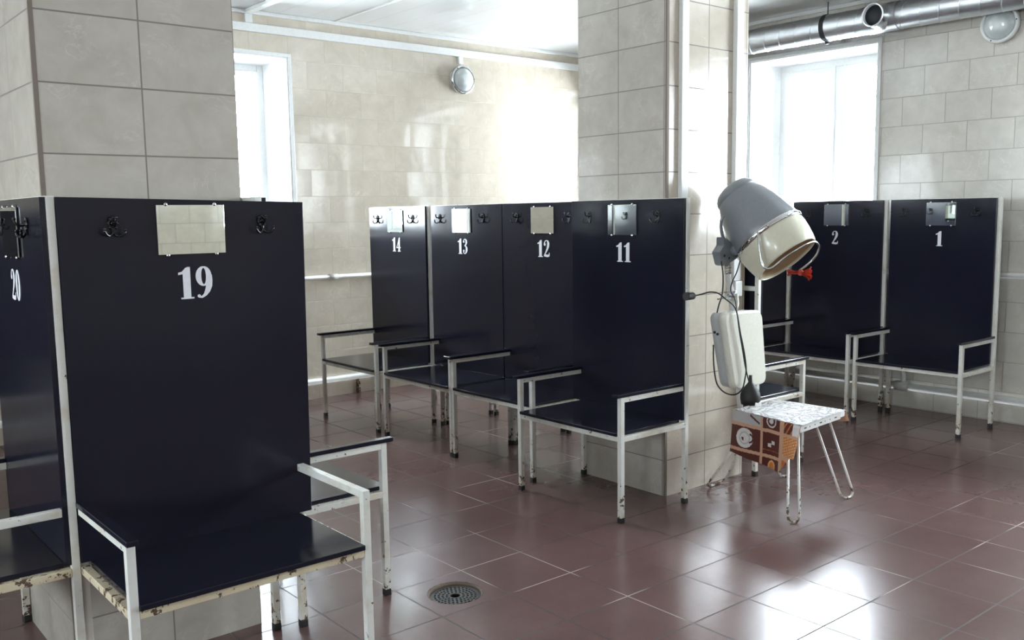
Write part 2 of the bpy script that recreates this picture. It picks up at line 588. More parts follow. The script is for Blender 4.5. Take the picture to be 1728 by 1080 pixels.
def wall(name, mat, axis, face, out, lo, hi, wins, label):
    """axis 'x': wall runs along X with its inner face at Y = face; out = +1/-1 outward direction"""
    bm = bmesh.new()
    a0, a1 = sorted((face, face + out * WT))
    def b(u0, u1, z0, z1):
        if axis == 'x': add_box(bm, u0, u1, a0, a1, z0, z1)
        else: add_box(bm, a0, a1, u0, u1, z0, z1)
    b(lo, hi, 0, SILL)
    b(lo, hi, HEAD, HC)
    cur = lo
    for s, e in sorted(wins):
        b(cur, s, SILL, HEAD)
        cur = e
    b(cur, hi, SILL, HEAD)
    return struct(name, bm, mat, label)
wall('wall_back', M_wallA, 'x', YA, 1, XL, XB, WIN_A, 'far wall of glossy beige tiles')
wall('wall_right', M_wallB, 'y', XB, 1, YN - WT, YA + WT, WIN_B, 'side wall of beige tiles with the big window')
wall('wall_front', M_wallN, 'x', YN, -1, XL, XB, [], 'beige tiled wall behind the viewer')
wall('wall_left', M_wallL, 'y', XL, -1, YN - WT, YA + WT, WIN_L, 'beige tiled wall on the left')

wn = [0]
def window(axis, face, out, s, e):
    """white reveal, casing, plastic frame with one sash bar, glass"""
    wn[0] += 1
    t = .012
    def mk(bm, u0, u1, d0, d1, z0, z1, bev=0):
        a, b = sorted((face + out * d0, face + out * d1))
        if axis == 'x': add_box(bm, u0, u1, a, b, z0, z1, bev)
        else: add_box(bm, a, b, u0, u1, z0, z1, bev)
    bm = bmesh.new()                                        # plastered reveal
    mk(bm, s, s + t, 0, WT, SILL, HEAD)
    mk(bm, e - t, e, 0, WT, SILL, HEAD)
    mk(bm, s + t, e - t, 0, WT, HEAD - t, HEAD)
    root = struct('window_%d' % wn[0], bm, M_reveal, 'tall white-framed window full of daylight')
    bm = bmesh.new()                                        # casing on the tiles
    c = .028
    mk(bm, s - c, s, -.012, 0, SILL - c, HEAD + c, .003)
    mk(bm, e, e + c, -.012, 0, SILL - c, HEAD + c, .003)
    mk(bm, s, e, -.012, 0, HEAD, HEAD + c, .003)
    struct('window_casing', bm, M_white, '', root)
    bm = bmesh.new()
    mk(bm, s - .03, e + .03, -.05, WT - .08, SILL - .03, SILL + .005, .006)
    struct('window_sill', bm, M_white, '', root)
    d0, d1 = .43, .49
    f = .055
    a, b, z0, z1 = s + t, e - t, SILL + .005, HEAD - t
    mid = (a + b) / 2 if e - s < 1.0 else a + (b - a) * .5
    bm = bmesh.new()
    mk(bm, a, a + f, d0, d1, z0, z1, .004)
    mk(bm, b - f, b, d0, d1, z0, z1, .004)
    mk(bm, a + f, b - f, d0, d1, z0, z0 + f, .004)
    mk(bm, a + f, b - f, d0, d1, z1 - f, z1, .004)
    mk(bm, mid - .035, mid + .035, d0, d1, z0 + f, z1 - f, .004)
    struct('window_frame', bm, M_white, '', root)
    for x0, x1 in ((a + f, mid - .035), (mid + .035, b - f)):
        bm = bmesh.new()
        g = .04
        mk(bm, x0, x0 + g, d0 - .012, d0 + .04, z0 + f, z1 - f, .003)
        mk(bm, x1 - g, x1, d0 - .012, d0 + .04, z0 + f, z1 - f, .003)
        mk(bm, x0 + g, x1 - g, d0 - .012, d0 + .04, z0 + f, z0 + f + g, .003)
        mk(bm, x0 + g, x1 - g, d0 - .012, d0 + .04, z1 - f - g, z1 - f, .003)
        sa = struct('window_sash', bm, M_white, '', root)
        bm = bmesh.new()
        mk(bm, x0 + g, x1 - g, d0 + .012, d0 + .016, z0 + f + g, z1 - f - g)
        struct('window_pane', bm, M_pane, '', sa)
for s_, e_ in [WIN_A[1], WIN_A[0]]: window('x', YA, 1, s_, e_)
for s_, e_ in WIN_B: window('y', XB, 1, s_, e_)
for s_, e_ in WIN_L: window('y', XL, -1, s_, e_)

# tiled pillars: two materials by face direction, open grout line down each corner
def pillar(name, x0, x1, y0, y1, mx, my, label, strips):
    bm = bmesh.new()
    add_box(bm, x0, x1, y0, y1, 0, HC)
    for f in bm.faces:
        f.material_index = 0 if abs(f.normal.y) > .5 else 1
    bmesh.ops.recalc_face_normals(bm, faces=bm.faces[:])
    for f in bm.faces:
        f.material_index = 0 if abs(f.normal.y) > .5 else 1
    o = obj(name, bm, [mx, my])
    tag(o, label, 'pillar', kind='structure')
    for (sx, sy, wx, wy) in strips:
        struct('corner_grout', box_bm(sx, sx + wx, sy, sy + wy, 0, HC), M_grout, '', o)
    return o
pillar('pillar', .753, 1.398, 3.186, 3.85, M_p1x, M_p1y, 'grey-beige tiled pillar behind the booth numbered 19', [(.7515, 3.1845, .014, .012)])
pillar('pillar', 3.7015, 4.368, 3.223, 3.87, M_p2x, M_p2y, 'tiled pillar in the middle, behind the booth numbered 11', [(3.700, 3.2215, .016, .012)])

# ceiling and wall trims
struct('trim_1', box_bm(XL, XB, YA - .022, YA, HC - .03, HC, bev=.004), M_white, 'white plastic cornice where the far wall meets the ceiling')
struct('trim_2', box_bm(XB - .022, XB, YN, YA - .022, HC - .03, HC, bev=.004), M_white, 'white plastic cornice above the duct')
struct('trim_3', box_bm(3.93, 3.955, YN, YA - .022, HC - .006, HC), M_white, 'thin joint strip between ceiling panels')

# ------------------------------------------------------------------ conduits, pipes, lamps, duct
t = thing('cable_trunking', 'white cable trunking running along the far wall below the ceiling', 'cable trunking', (3.2, YA, 2.96))
def W(o, bm):                                         # world-built mesh under a placed parent
    bmesh.ops.transform(bm, matrix=Matrix.Translation(-o.location), verts=bm.verts[:])
    return bm
obj('trunking_run', W(t, box_bm(XL + .1, XB - .005, YA - .026, YA - .001, 2.928, 2.990, bev=.003)), M_white, t)
obj('trunking_riser', W(t, box_bm(3.165, 3.225, YA - .026, YA - .001, 2.991, HC - .032, bev=.003)), M_white, t)
t2 = obj('cable_trunking', box_bm(3.165, 3.225, 4.4, YA - .03, HC - .028, HC - .001, bev=.003), M_white)
tag(t2, 'short white trunking crossing the ceiling towards the far wall at the top left', 'cable trunking')
obj('lamp_drop', W(t, box_bm(5.185, 5.235, YA - .024, YA - .001, 2.862, 2.927, bev=.003)), M_white, t)

def trunk_on_pillar(x0, x1, d, label):
    o = obj('cable_trunking', box_bm(x0, x1, 3.223 - d, 3.2225, 0.9 if x0 < 4 else 1.122, HC - .001, bev=.003), M_white)
    tag(o, label, 'cable trunking')
trunk_on_pillar(3.788, 3.842, .026, 'wide white vertical trunking on the middle pillar, left one')
trunk_on_pillar(4.232, 4.292, .030, 'white vertical trunking on the middle pillar, behind the dryer hood')

def pipe(name, pts, r, label, couplers=(), rc=None, extra=None):
    bm = bmesh.new()
    add_tube(bm, pts, r, 16)
    o = thing(name, label, 'pipe', pts[0])
    obj('pipe_run', W(o, bm), M_pipe, o)
    for a, b in couplers:
        bm = bmesh.new()
        add_tube(bm, [a, b], rc or r * 1.3, 16)
        obj('coupler', W(o, bm), M_pipe, o)
    for nm, e in (extra or []): obj(nm, W(o, e), M_pipe, o)
    return o
pipe('heating_pipe', [(XL + .01, YA - .035, 1.012), (XB - .01, YA - .035, 1.012)], .017, 'upper white heating pipe along the far wall', [((3.79, YA - .035, 1.012), (3.87, YA - .035, 1.012))], .023)
pipe('heating_pipe', [(XL + .01, YA - .045, .153), (XB - .01, YA - .045, .153)], .026, 'lower white heating pipe near the floor of the far wall')
pipe('heating_pipe', [(XB - .035, YN + .01, 1.038), (XB - .035, YA - .08, 1.038)], .017, 'upper white heating pipe on the window wall')
e1 = bmesh.new()
add_tube(e1, smooth_path([(XB - .05, 3.50, .18), (XB - .05, 3.50, .24), (XB - .05, 3.505, .275), (XB - .05, 3.53, .295), (XB - .05, 3.60, .30)], 6), .019, 14)
e2 = bmesh.new()
for k in range(9):
    y = 2.95 + .02 * k
    if k % 2: continue
    add_tube(e2, [(XB - .05, 3.37, .171), (XB - .05, 3.37, .172)], .03, 12) if k == 0 else None
pipe('heating_pipe', [(XB - .05, YN + .01, .171), (XB - .05, YA - .08, .171)], .029, 'lower white heating pipe on the window wall behind the booths', [((XB - .05, 3.45, .171), (XB - .05, 3.56, .171))], .038, [('elbow', e1)])
# small stay of the pipe by the far wall and the dark skirting shadow line board
o = obj('pipe_bracket', box_bm(4.03, 4.045, YA - .05, YA - .001, .001, .125), M_rust)
tag(o, 'small rusty bracket under the lower pipe of the far wall', 'bracket')

def round_lamp(name, loc, rz, r, label, ringmat):
    o = thing(name, label, 'lamp', loc, rz)
    # local -Y faces the room
    M = Matrix.Rotation(R90, 4, 'X')
    bm = bmesh.new()
    add_lathe(bm, [(0, 0), (r * .93, 0), (r * .93, .035), (0, .035)], M, 48)
    obj('lamp_base', bm, M_white, o)
    bm = bmesh.new()
    prof = [(r + .0, .030)] + [(r - .012 + .012 * math.cos(a), .045 + .012 * math.sin(a)) for a in [k * math.pi / 8 for k in range(0, 9)]] + [(r - .024, .030), (r, .030)]
    add_lathe(bm, prof, M, 56)
    ring = obj('lamp_ring', bm, ringmat, o)
    for a in (.1, 2.2, 4.3):
        bm = bmesh.new()
        add_tube(bm, [(math.cos(a) * (r - .012), -.055, math.sin(a) * (r - .012)), (math.cos(a) * (r - .012), -.062, math.sin(a) * (r - .012))], .004, 8)
        obj('screw', bm, M_dark, ring)
    bm = bmesh.new()
    rr = r - .022
    add_lathe(bm, [(rr * math.cos(a), .04 + .062 * math.sin(a)) for a in [k * R90 / 10 for k in range(11)]][:-1] + [(0, .102)], M, 48)
    obj('lamp_glass', bm, M_lampglass, o)
    return o
round_lamp('wall_lamp', (5.213, YA - .001, 2.722), 0, .128, 'round glass wall lamp hanging from the trunking on the far wall', M_chrome)
lb = round_lamp('wall_lamp', (XB - .001, 2.915, 2.745), -R90, .128, 'round glass wall lamp in the top right corner below the duct', M_white)
o = obj('lamp_cable', W(lb, (lambda b: (add_tube(b, smooth_path([(XB - .03, 2.79, 2.86), (XB - .035, 2.80, 2.90), (XB - .035, 2.815, 2.93)]), .007), b)[1])(bmesh.new())), M_white)
o.parent = lb
o.matrix_parent_inverse = Matrix.Rotation(R90, 4, 'Z')
bm = bmesh.new()
add_box(bm, XB - .07, XB - .03, 2.775, 2.815, 2.835, 2.865, .003)
o = obj('cable_clip', W(lb, bm), M_white)
o.parent = lb
o.matrix_parent_inverse = Matrix.Rotation(R90, 4, 'Z')

# ventilation duct
dx, dz, dr = 6.62, 2.895, .098
t = thing('ventilation_duct', 'spiral galvanised round duct under the ceiling above the big window', 'duct', (dx, 3.7, dz))
def duct_piece(y0, y1, r0=dr, x=dx, z=dz, wave=True):
    bm = bmesh.new()
    n = max(2, int((y1 - y0) / .004)) if wave else 2
    n = min(n, 900)
    MM = Matrix.Translation((x, y0, z)) @ Matrix.Rotation(-R90, 4, 'X')
    add_lathe(bm, [(r0, 0), (r0, y1 - y0)], MM, 40)
    # helical lock seam
    if wave:
        turns = (y1 - y0) / .14
        pts = []
        m_ = int(turns * 28)
        for i in range(m_ + 1):
            a = 2 * math.pi * turns * i / m_
            pts.append((x + (r0 + .0005) * math.cos(a), y0 + (y1 - y0) * i / m_, z + (r0 + .0005) * math.sin(a)))
        add_tube(bm, pts, .0036, 5)
    return bm
obj('duct_tube', W(t, duct_piece(4.17, 6.3)), M_steel, t)
obj('duct_tube', W(t, duct_piece(3.80, 4.13)), M_steel, t)
obj('duct_tube', W(t, duct_piece(1.2, 3.56)), M_steel, t)
tee = bmesh.new()
add_lathe(tee, [(dr + .004, 0), (dr + .004, .24)], Matrix.Translation((dx, 3.56, dz)) @ Matrix.Rotation(-R90, 4, 'X'), 40)
TM = Matrix.Translation((dx, 3.68, dz)) @ Matrix.Rotation(-R90, 4, 'Y')
add_lathe(tee, [(.096, .05), (.083, .10), (.080, .165), (.086, .168), (.086, .176), (.072, .176), (.072, .10)], TM, 40)
obj('tee_piece', W(t, tee), M_steel, t)
b_ = bmesh.new()
add_lathe(b_, [(0, .150), (.071, .150), (.071, .146), (0, .146)], TM, 32)
obj('branch_opening', W(t, b_), M_dark, t)
for yc in (4.15, 2.62):
    b_ = bmesh.new()
    MM = Matrix.Translation((dx, yc - .02, dz)) @ Matrix.Rotation(-R90, 4, 'X')
    add_lathe(b_, [(dr, 0), (dr + .006, .004), (dr + .006, .014), (dr + .002, .018), (dr + .006, .024), (dr + .006, .036), (dr, .04)], MM, 40)
    add_tube(b_, [(dx, yc, dz + dr), (dx, yc, HC)], .004, 8)
    add_box(b_, dx - .012, dx + .012, yc - .012, yc + .012, dz - dr - .02, dz - dr - .003, .002)
    obj('duct_clamp', W(t, b_), M_dark if yc > 4 else M_steel, t)

# ------------------------------------------------------------------ numerals (fat-face, condensed)
def stroke(path):
    """path = [(x, z, width)] -> list of quads following a centre line"""
    polys = []
    L = []
    for i, (x, z, wd) in enumerate(path):
        a = path[max(i - 1, 0)]; b = path[min(i + 1, len(path) - 1)]
        dx_, dz_ = b[0] - a[0], b[1] - a[1]
        l = math.hypot(dx_, dz_) or 1
        nx, nz = -dz_ / l, dx_ / l
        L.append(((x + nx * wd / 2, z + nz * wd / 2), (x - nx * wd / 2, z - nz * wd / 2)))
    for (a, b), (c, d) in zip(L, L[1:]): polys.append([a, b, d, c])
    return polys
def arc(cx, cz, rx, rz, a0, a1, wthick, wthin, n=22):
    out = []
    for i in range(n + 1):
        a = math.radians(a0 + (a1 - a0) * i / n)
        k = abs(math.cos(a)) ** 1.3
        out.append((cx + rx * math.cos(a), cz + rz * math.sin(a), wthin + (wthick - wthin) * k))
    return out
def disc(cx, cz, r, n=16):
    return [[(cx + r * math.cos(2 * math.pi * k / n), cz + r * 1.1 * math.sin(2 * math.pi * k / n)) for k in range(n)]]
def glyph(ch):
    """unit height, returns polygons and advance"""
    if ch == '1':
        return [[(.12, .03), (.32, .03), (.32, 1.0), (.24, 1.0), (.12, .88)], [(.0, .76), (.0, .83), (.10, .86), (.20, .98), (.30, .98), (.30, .86), (.12, .78)],
                [(.05, 0), (.40, 0), (.40, .05), (.05, .05)]], .46
    if ch == '0':
        return stroke(arc(.23, .5, .15, .465, 0, 360, .16, .05, 36)), .52
    if ch == '9':
        return stroke(arc(.22, .69, .14, .285, 0, 360, .15, .05, 32)) + stroke([(.37, .72, .15), (.375, .55, .16), (.36, .38, .165), (.31, .22, .14), (.24, .10, .09), (.15, .03, .06), (.07, .04, .05)]) + disc(.075, .07, .045), .52
    if ch == '2':
        return stroke([(.07, .76, .10), (.075, .86, .07), (.13, .95, .05), (.22, .975, .05), (.31, .93, .10), (.35, .80, .16), (.335, .64, .16), (.26, .45, .12), (.14, .25, .07), (.04, .09, .06)]) + disc(.085, .74, .07) + \
               stroke([(.03, .065, .07), (.12, .10, .13), (.26, .075, .15), (.38, .09, .13), (.41, .16, .07), (.42, .26, .03)]), .52
    if ch == '3':
        return stroke([(.07, .80, .10), (.08, .89, .06), (.15, .965, .05), (.24, .955, .07), (.315, .88, .13), (.325, .75, .15), (.28, .62, .10), (.17, .555, .05)]) + disc(.085, .80, .065) + \
               stroke([(.15, .545, .05), (.27, .51, .08), (.335, .40, .15), (.34, .25, .165), (.29, .11, .12), (.21, .035, .06), (.12, .035, .05), (.06, .10, .06), (.06, .18, .09)]) + disc(.08, .21, .07), .50
    if ch == '4':
        return [[(.22, .03), (.38, .03), (.38, 1.0), (.31, 1.0), (.22, .80)], [(.0, .27), (.055, .27), (.345, .97), (.31, 1.0)], [(.0, .25), (.46, .25), (.46, .31), (.0, .31)], [(.15, 0), (.44, 0), (.44, .05), (.15, .05)]], .52
    if ch == '8':
        return stroke(arc(.22, .73, .12, .235, 0, 360, .13, .05, 30)) + stroke(arc(.22, .25, .145, .225, 0, 360, .15, .05, 30)), .52
    if ch == '7':
        return [[(.02, .99), (.42, .99), (.42, .90), (.02, .84)], [(.02, .72), (.05, .72), (.07, .86), (.02, .90)]] + stroke([(.38, .88, .07), (.28, .60, .11), (.22, .30, .16), (.21, 0, .18)]), .50
    if ch == '6':
        return stroke(arc(.23, .31, .14, .285, 0, 360, .15, .05, 32)) + stroke([(.08, .28, .15), (.075, .45, .16), (.09, .62, .165), (.14, .78, .14), (.21, .90, .09), (.30, .97, .06), (.38, .96, .05)]) + disc(.37, .93, .045), .52
    if ch == '5':
        return [[(.08, .50), (.12, .50), (.12, .98), (.08, .98)], [(.08, .99), (.40, .99), (.38, .85), (.08, .87)]] + stroke([(.10, .52, .04), (.20, .60, .05), (.31, .53, .13), (.345, .34, .165), (.30, .13, .12), (.20, .035, .06), (.10, .04, .06), (.06, .14, .09)]) + disc(.085, .18, .07), .52
    return [], .5

def numeral_bm(text, zc, height, uc, wscale):
    """digits on the panel front (local y = 0.001), read from in front, i.e. towards -x"""
    bm = bmesh.new()
    gl = [glyph(c) for c in text]
    total = sum(g[1] for g in gl) - .08
    x = -total / 2
    for polys, adv in gl:
        for i, p in enumerate(polys):
            pp = [(uc - (x + a) * height * wscale, zc + (c - .5) * height) for a, c in p]
            add_prism(bm, pp, .0004, .0012 + .000012 * i)
        x += adv
    return bm

# ------------------------------------------------------------------ coat hooks
def hook_bm():
    bm = bmesh.new()
    # pierced oval medallion
    n = 24
    ring = [(.014 * math.cos(2 * math.pi * k / n), .003, .022 + .020 * math.sin(2 * math.pi * k / n)) for k in range(n + 1)]
    add_tube(bm, ring, .0036, 8)
    for a in range(0, 360, 45):
        c, s = math.cos(math.radians(a)), math.sin(math.radians(a))
        add_lathe(bm, [(0, .0), (.0055, .001), (.0055, .004), (.003, .007), (0, .008)], Matrix.Translation((.017 * c, 0, .022 + .023 * s)) @ Matrix.Rotation(-R90, 4, 'X'), 8)
    add_lathe(bm, [(0, 0), (.010, 0), (.010, .003), (.006, .008), (0, .010)], Matrix.Translation((0, 0, .022)) @ Matrix.Rotation(-R90, 4, 'X'), 14)
    # middle peg
    add_tube(bm, smooth_path([(0, .004, .022), (0, .022, .018), (0, .036, .026), (0, .040, .040)], 5), [.0045] * 15 + [.004], 8)
    add_lathe(bm, [(0, -.007), (.006, -.003), (.0065, .002), (.004, .006), (0, .007)], Matrix.Translation((0, .040, .043)), 10)
    add_box(bm, -.006, .006, .0, .008, -.020, .004, .002)
    for s in (-1, 1):                               # two lower prongs curling up and out
        add_tube(bm, smooth_path([(0, .006, -.010), (s * .008, .014, -.022), (s * .022, .022, -.026), (s * .034, .027, -.018), (s * .038, .028, -.006)], 5), [.005] * 20 + [.0035], 8)
        add_lathe(bm, [(0, -.006), (.005, -.003), (.0055, .002), (.003, .005), (0, .006)], Matrix.Translation((s * .038, .028, -.002)), 10)
    return bm
_hb = hook_bm()
bmesh.ops.scale(_hb, vec=(.80, .9, .80), verts=_hb.verts[:])
_h = obj('coat_hook', _hb, M_black)
HOOK = _h.data
bpy.data.objects.remove(_h)

# ------------------------------------------------------------------ booths
TP, AR, ST, TB, DP = 1.5765, .6400, .446, .025, .458
def mesh_of(name, bm, mats):
    bmesh.ops.recalc_face_normals(bm, faces=bm.faces[:])
    me = bpy.data.meshes.new(name)
    bm.to_mesh(me)
    bm.free()
    for m in (mats if isinstance(mats, (list, tuple)) else [mats]): me.materials.append(m)
    return me

def link(name, me, parent, loc=(0, 0, 0), rot=(0, 0, 0), label=None):
    o = bpy.data.objects.new(name, me)
    COL.objects.link(o)
    o.parent = parent
    o.location = loc
    o.rotation_euler = rot
    if label: o['label'] = label
    return o

FOOT = mesh_of('foot_cap', (lambda b: (add_box(b, -.0138, .0138, -.0138, .0138, .0, .028, .003), b)[1])(bmesh.new()), M_rubber)

def booth(name, label, ox, oy, rz, W_, p0, p1, num, mc, rust=False, bare_arm=None, mirror=(.208, .160), hooks=(.25, -.25), group='dressing booths', sag=0, tilt=0, skip_legs=(), numh=.104, D=DP, post_near=True, lean=0):
    r = thing('dressing_booth', label, 'booth', (ox, oy, 0), rz, group)
    rail = M_rust if rust else M_rail
    # back panel: laminated board, edges darker
    bm = bmesh.new()
    add_box(bm, p0, p1, -.016, 0, ST - .004, TP - .004, .0015)
    for v in bm.verts:
        if v.co.z > 1:
            k = (v.co.x - p0) / (p1 - p0)
            v.co.z += sag * (k if sag > 0 else -(1 - k)) * -1 if sag else 0
            v.co.x -= lean * (1 - k)
    pan = obj('back_panel', bm, M_lam, r)
    # frame: back posts, each with its foot
    for i, u in enumerate((0, W_ - TB)):
        o = obj('back_post', box_bm(u, u + TB, -.0165 - TB, -.0165, .02, TP - .001 - (abs(sag) if sag else 0), bev=.0015), M_paint, r)
        link('foot_cap', FOOT, o, (u + TB / 2, -.0165 - TB / 2, 0), (0, 0, math.radians(random.uniform(-4, 4))))
    obj('top_rail', box_bm(TB, W_ - TB, -.0165 - TB, -.0165, TP - .026 - abs(sag), TP - .001 - abs(sag), bev=.0015), M_paint, r)
    obj('middle_rail', box_bm(TB, W_ - TB, -.0165 - TB, -.0165, 1.06, 1.085, bev=.0015), M_paint, r)
    for i, u in enumerate((0, W_ - TB)):
        lg = obj('front_leg', box_bm(u, u + TB, D - TB, D, .02, AR - .017, bev=.0015), M_paint, r)
        link('foot_cap', FOOT, lg, (u + TB / 2, D - TB / 2, 0), (0, 0, math.radians(random.uniform(-4, 4))))
        obj('arm_rail', box_bm(u, u + TB, .0005, D - TB - .0005, AR - .017 - TB, AR - .017, bev=.0015), M_rail, r)
        obj('side_rail', box_bm(u, u + TB, -.016, D - TB - .0005, ST - .017 - TB, ST - .017, bev=.0015), rail, r)
        if bare_arm == i:
            continue
        bm = bmesh.new()
        lo, hi = (u - .006, u + .027) if i == 0 else (u - .002, u + .031)
        if group.startswith('booths in the middle'): lo, hi = (u - .004, u + .034) if i == 0 else (u - .009, u + TB + .004)
        add_box(bm, lo, hi, .001, D + .028, AR - .0165, AR - .0005, .002)
        obj('armrest', bm, [M_lam], r)
    obj('front_rail', box_bm(TB + .0005, W_ - TB - .0005, D - TB, D - .001, ST - .017 - TB, ST - .017, bev=.0015), rail, r)
    obj('rear_rail', box_bm(TB + .0005, W_ - TB - .0005, -.016, -.016 + TB, ST - .017 - TB, ST - .017, bev=.0015), rail, r)
    bm = bmesh.new()
    add_box(bm, TB + .001, W_ - TB - .001, .0005, D + .008, ST - .0165, ST - .0005, .002)
    for y in (.12, .3):
        pass
    obj('seat', bm, M_lam, r)
    # numeral, mirror, hooks
    if num:
        if num in ('1', '2', '11', '12', '13', '14', '19', '20'): obj('number', numeral_bm(num, 1.295, numh, mc - (.005 if len(num) > 1 else -.01), 1.18), M_digit, r, 'white number %s' % num)
        mw, mh = mirror
        z1 = 1.547
        bm = bmesh.new()
        add_box(bm, -mw / 2, mw / 2, 0, .004, -mh / 2, mh / 2, .0008)
        mo = obj('mirror', bm, M_mirror, r)
        mo.location = (mc, .0035, z1 - mh / 2)
        mo.rotation_euler = (0, tilt, 0)
        for sx in (-1, 1):
            for sz in (-1, 1):
                b_ = bmesh.new()
                add_lathe(b_, [(0, 0), (.0065, 0), (.0065, .003), (.0045, .006), (0, .0065)], Matrix.Translation((sx * mw * .36, .0, sz * (mh / 2 + .002))) @ Matrix.Rotation(-R90, 4, 'X'), 12)
                cl = obj('mirror_clip', b_, M_chrome, mo)
        for h in hooks:
            k = link('coat_hook', HOOK, r, (mc + h, .0005, 1.474), (0, random.uniform(-.06, .06), 0))
    return r

H = math.pi / 2
# a row of four facing left, the middle of the picture
G1 = 'booths in the middle row'
booth('dressing_booth', 'dark dressing booth with bench, numbered 11, nearest of the middle row', 3.663, 3.068, H, .775, .006, .822, '11', .426, group=G1, hooks=(.25, -.248))
booth('dressing_booth', 'dark dressing booth numbered 12, between booths 11 and 13', 3.8125, 3.895, H, .768, .0, .802, '12', .411, group=G1, hooks=(.244, -.236))
booth('dressing_booth', 'dark dressing booth numbered 13, between booths 12 and 14', 3.8125, 4.667, H, .792, .036, .832, '13', .466, group=G1, hooks=(.253, -.237))
booth('dressing_booth', 'dark dressing booth numbered 14, far end of the middle row', 3.8125, 5.548, H, .783, .024, .783, '14', .413, group=G1, hooks=(.246, -.232))
# back to back with it, facing right
G2 = 'booths behind the middle row'
for (ya_, n_, lb_) in ((4.66, '9', 'dark booth standing back to back with booth 12'), (5.46, '8', 'dark booth standing back to back with booth 13'), (6.27, '7', 'dark booth standing back to back with booth 14')):
    booth('dressing_booth', lb_, 3.918, ya_, -H, .768, .0, .768, n_ if n_ != '8' and n_ != '7' else None, .39, group=G2, D=.43)
booth('dressing_booth', 'booth on the far side of the middle pillar, seen edge-on behind the dryer', 4.412, 3.905, -H, .775, .0, .775, None, .39, group=G2, D=.44)
# along the window wall
G3 = 'booths along the window wall'
booth('dressing_booth', 'dark dressing booth numbered 1 at the right, beside the tiled wall', 6.53, 2.76, H, .776, .026, .776, '1', .40, group=G3, hooks=(.264, -.25))
booth('dressing_booth', 'dark dressing booth numbered 2 under the big window', 6.53, 3.570, H, .79, .024, .79, '2', .403, group=G3, hooks=(.238, -.252))
booth('dressing_booth', 'dark booth under the window, mostly behind the hair dryer', 6.53, 4.394, H, .776, .026, .776, '3', .40, group=G3)
booth('dressing_booth', 'farthest booth under the window, behind the middle pillar', 6.53, 5.20, H, .776, .026, .776, '4', .40, group=G3)
# around the left pillar
G4 = 'booths around the left pillar'
booth('dressing_booth', 'big dark dressing booth numbered 19 in the left foreground', 1.517, 3.030, math.pi, .765, -.026, .765, '19', .363, rust=True, bare_arm=0, mirror=(.222, .158), group=G4, sag=-.017, tilt=0, hooks=(.245, -.245), lean=.014)
booth('dressing_booth', 'dark booth numbered 20 cut off by the left edge', .709, 3.036, H, .775, .0, .775, '20', .383, group=G4, rust=True, hooks=(.22, -.22), bare_arm=0)
booth('dressing_booth', 'booth facing away to the right behind booth 19, only arm and bench showing', 1.446, 3.862, -H, .775, .0, .775, '18', .39, group=G4)
booth('dressing_booth', 'booth deeper behind booth 19, hidden but for the white leg of its arm', 1.446, 4.89, -H, .775, .0, .775, '17', .39, group=G4)
booth('dressing_booth', 'booth in the row behind booth 19, seen only in the mirror of booth 11', 1.446, 5.69, -H, .775, .0, .775, '16', .39, group=G4)
booth('dressing_booth', 'last booth of the row behind booth 19, next to the far wall', 1.446, 6.495, -H, .775, .0, .775, '15', .39, group=G4)

o = obj('socket_box', box_bm(4.238, 4.300, 3.185, 3.2225, 1.035, 1.12, bev=.004), M_white)
tag(o, 'small white socket box at the lower end of the pillar trunking, behind the dryer pole', 'socket')

G5 = 'booths along the far wall'
for x_, n_, l_ in ((-.12, '-', 'farther left booth at the far wall, reflected in the mirror of booth 20'), (.68, '-', 'booth at the far wall behind the left pillar, reflected in the mirror of booth 20')):
    booth('dressing_booth', l_, x_, 6.80, math.pi, .775, .0, .775, n_, .39, group=G5)

# ------------------------------------------------------------------ floor drain
t = thing('floor_drain', 'round perforated iron drain grate in the floor', 'drain', (DX, DY, 0))
bm = bmesh.new()
def annulus(bm, r0, r1, n, z, keep):
    V = {}
    def v(r, k):
        k %= n
        if (r, k) not in V: V[(r, k)] = bm.verts.new((r * math.cos(2 * math.pi * k / n), r * math.sin(2 * math.pi * k / n), z))
        return V[(r, k)]
    for k in range(n):
        if keep(k):
            bm.faces.new((v(r0, k), v(r1, k), v(r1, k + 1), v(r0, k + 1)))
ZG = -.012
edge = [.020, .030, .039, .046, .055, .062, .071, .078, .086, .101]
for i in range(9):
    r0, r1 = edge[i], edge[i + 1]
    if i % 2 == 1:
        n = int(round(math.pi * (r0 + r1) / .0082 / 2)) * 2
        annulus(bm, r0, r1, n, ZG, lambda k: k % 2 == 0)
    else:
        annulus(bm, r0, r1, 64, ZG, lambda k: True)
r = bmesh.ops.extrude_face_region(bm, geom=bm.faces[:])
bmesh.ops.translate(bm, verts=[g for g in r['geom'] if isinstance(g, bmesh.types.BMVert)], vec=(0, 0, -.006))
obj('grate', bm, M_iron, t)
bm = bmesh.new()
random.seed(3)
n = 72
rr0 = [bm.verts.new((.1035 * math.cos(2 * math.pi * k / n), .1035 * math.sin(2 * math.pi * k / n), -.03)) for k in range(n)]
rr1 = [bm.verts.new((.1035 * math.cos(2 * math.pi * k / n), .1035 * math.sin(2 * math.pi * k / n), -.006)) for k in range(n)]
rr2 = []
for k in range(n):
    rad = .1115
    rr2.append(bm.verts.new((rad * math.cos(2 * math.pi * k / n), rad * math.sin(2 * math.pi * k / n), .0002 + random.uniform(-.0015, .0015))))
for a, b in ((rr0, rr1), (rr1, rr2)):
    for k in range(n): bm.faces.new((a[k], a[(k + 1) % n], b[(k + 1) % n], b[k]))
obj('mortar_rim', bm, M_mortar, t)
bm = bmesh.new()
add_lathe(bm, [(0, -.10), (.103, -.10), (.103, -.031)], Matrix(), 32)
obj('drain_pot', bm, M_dark, t)

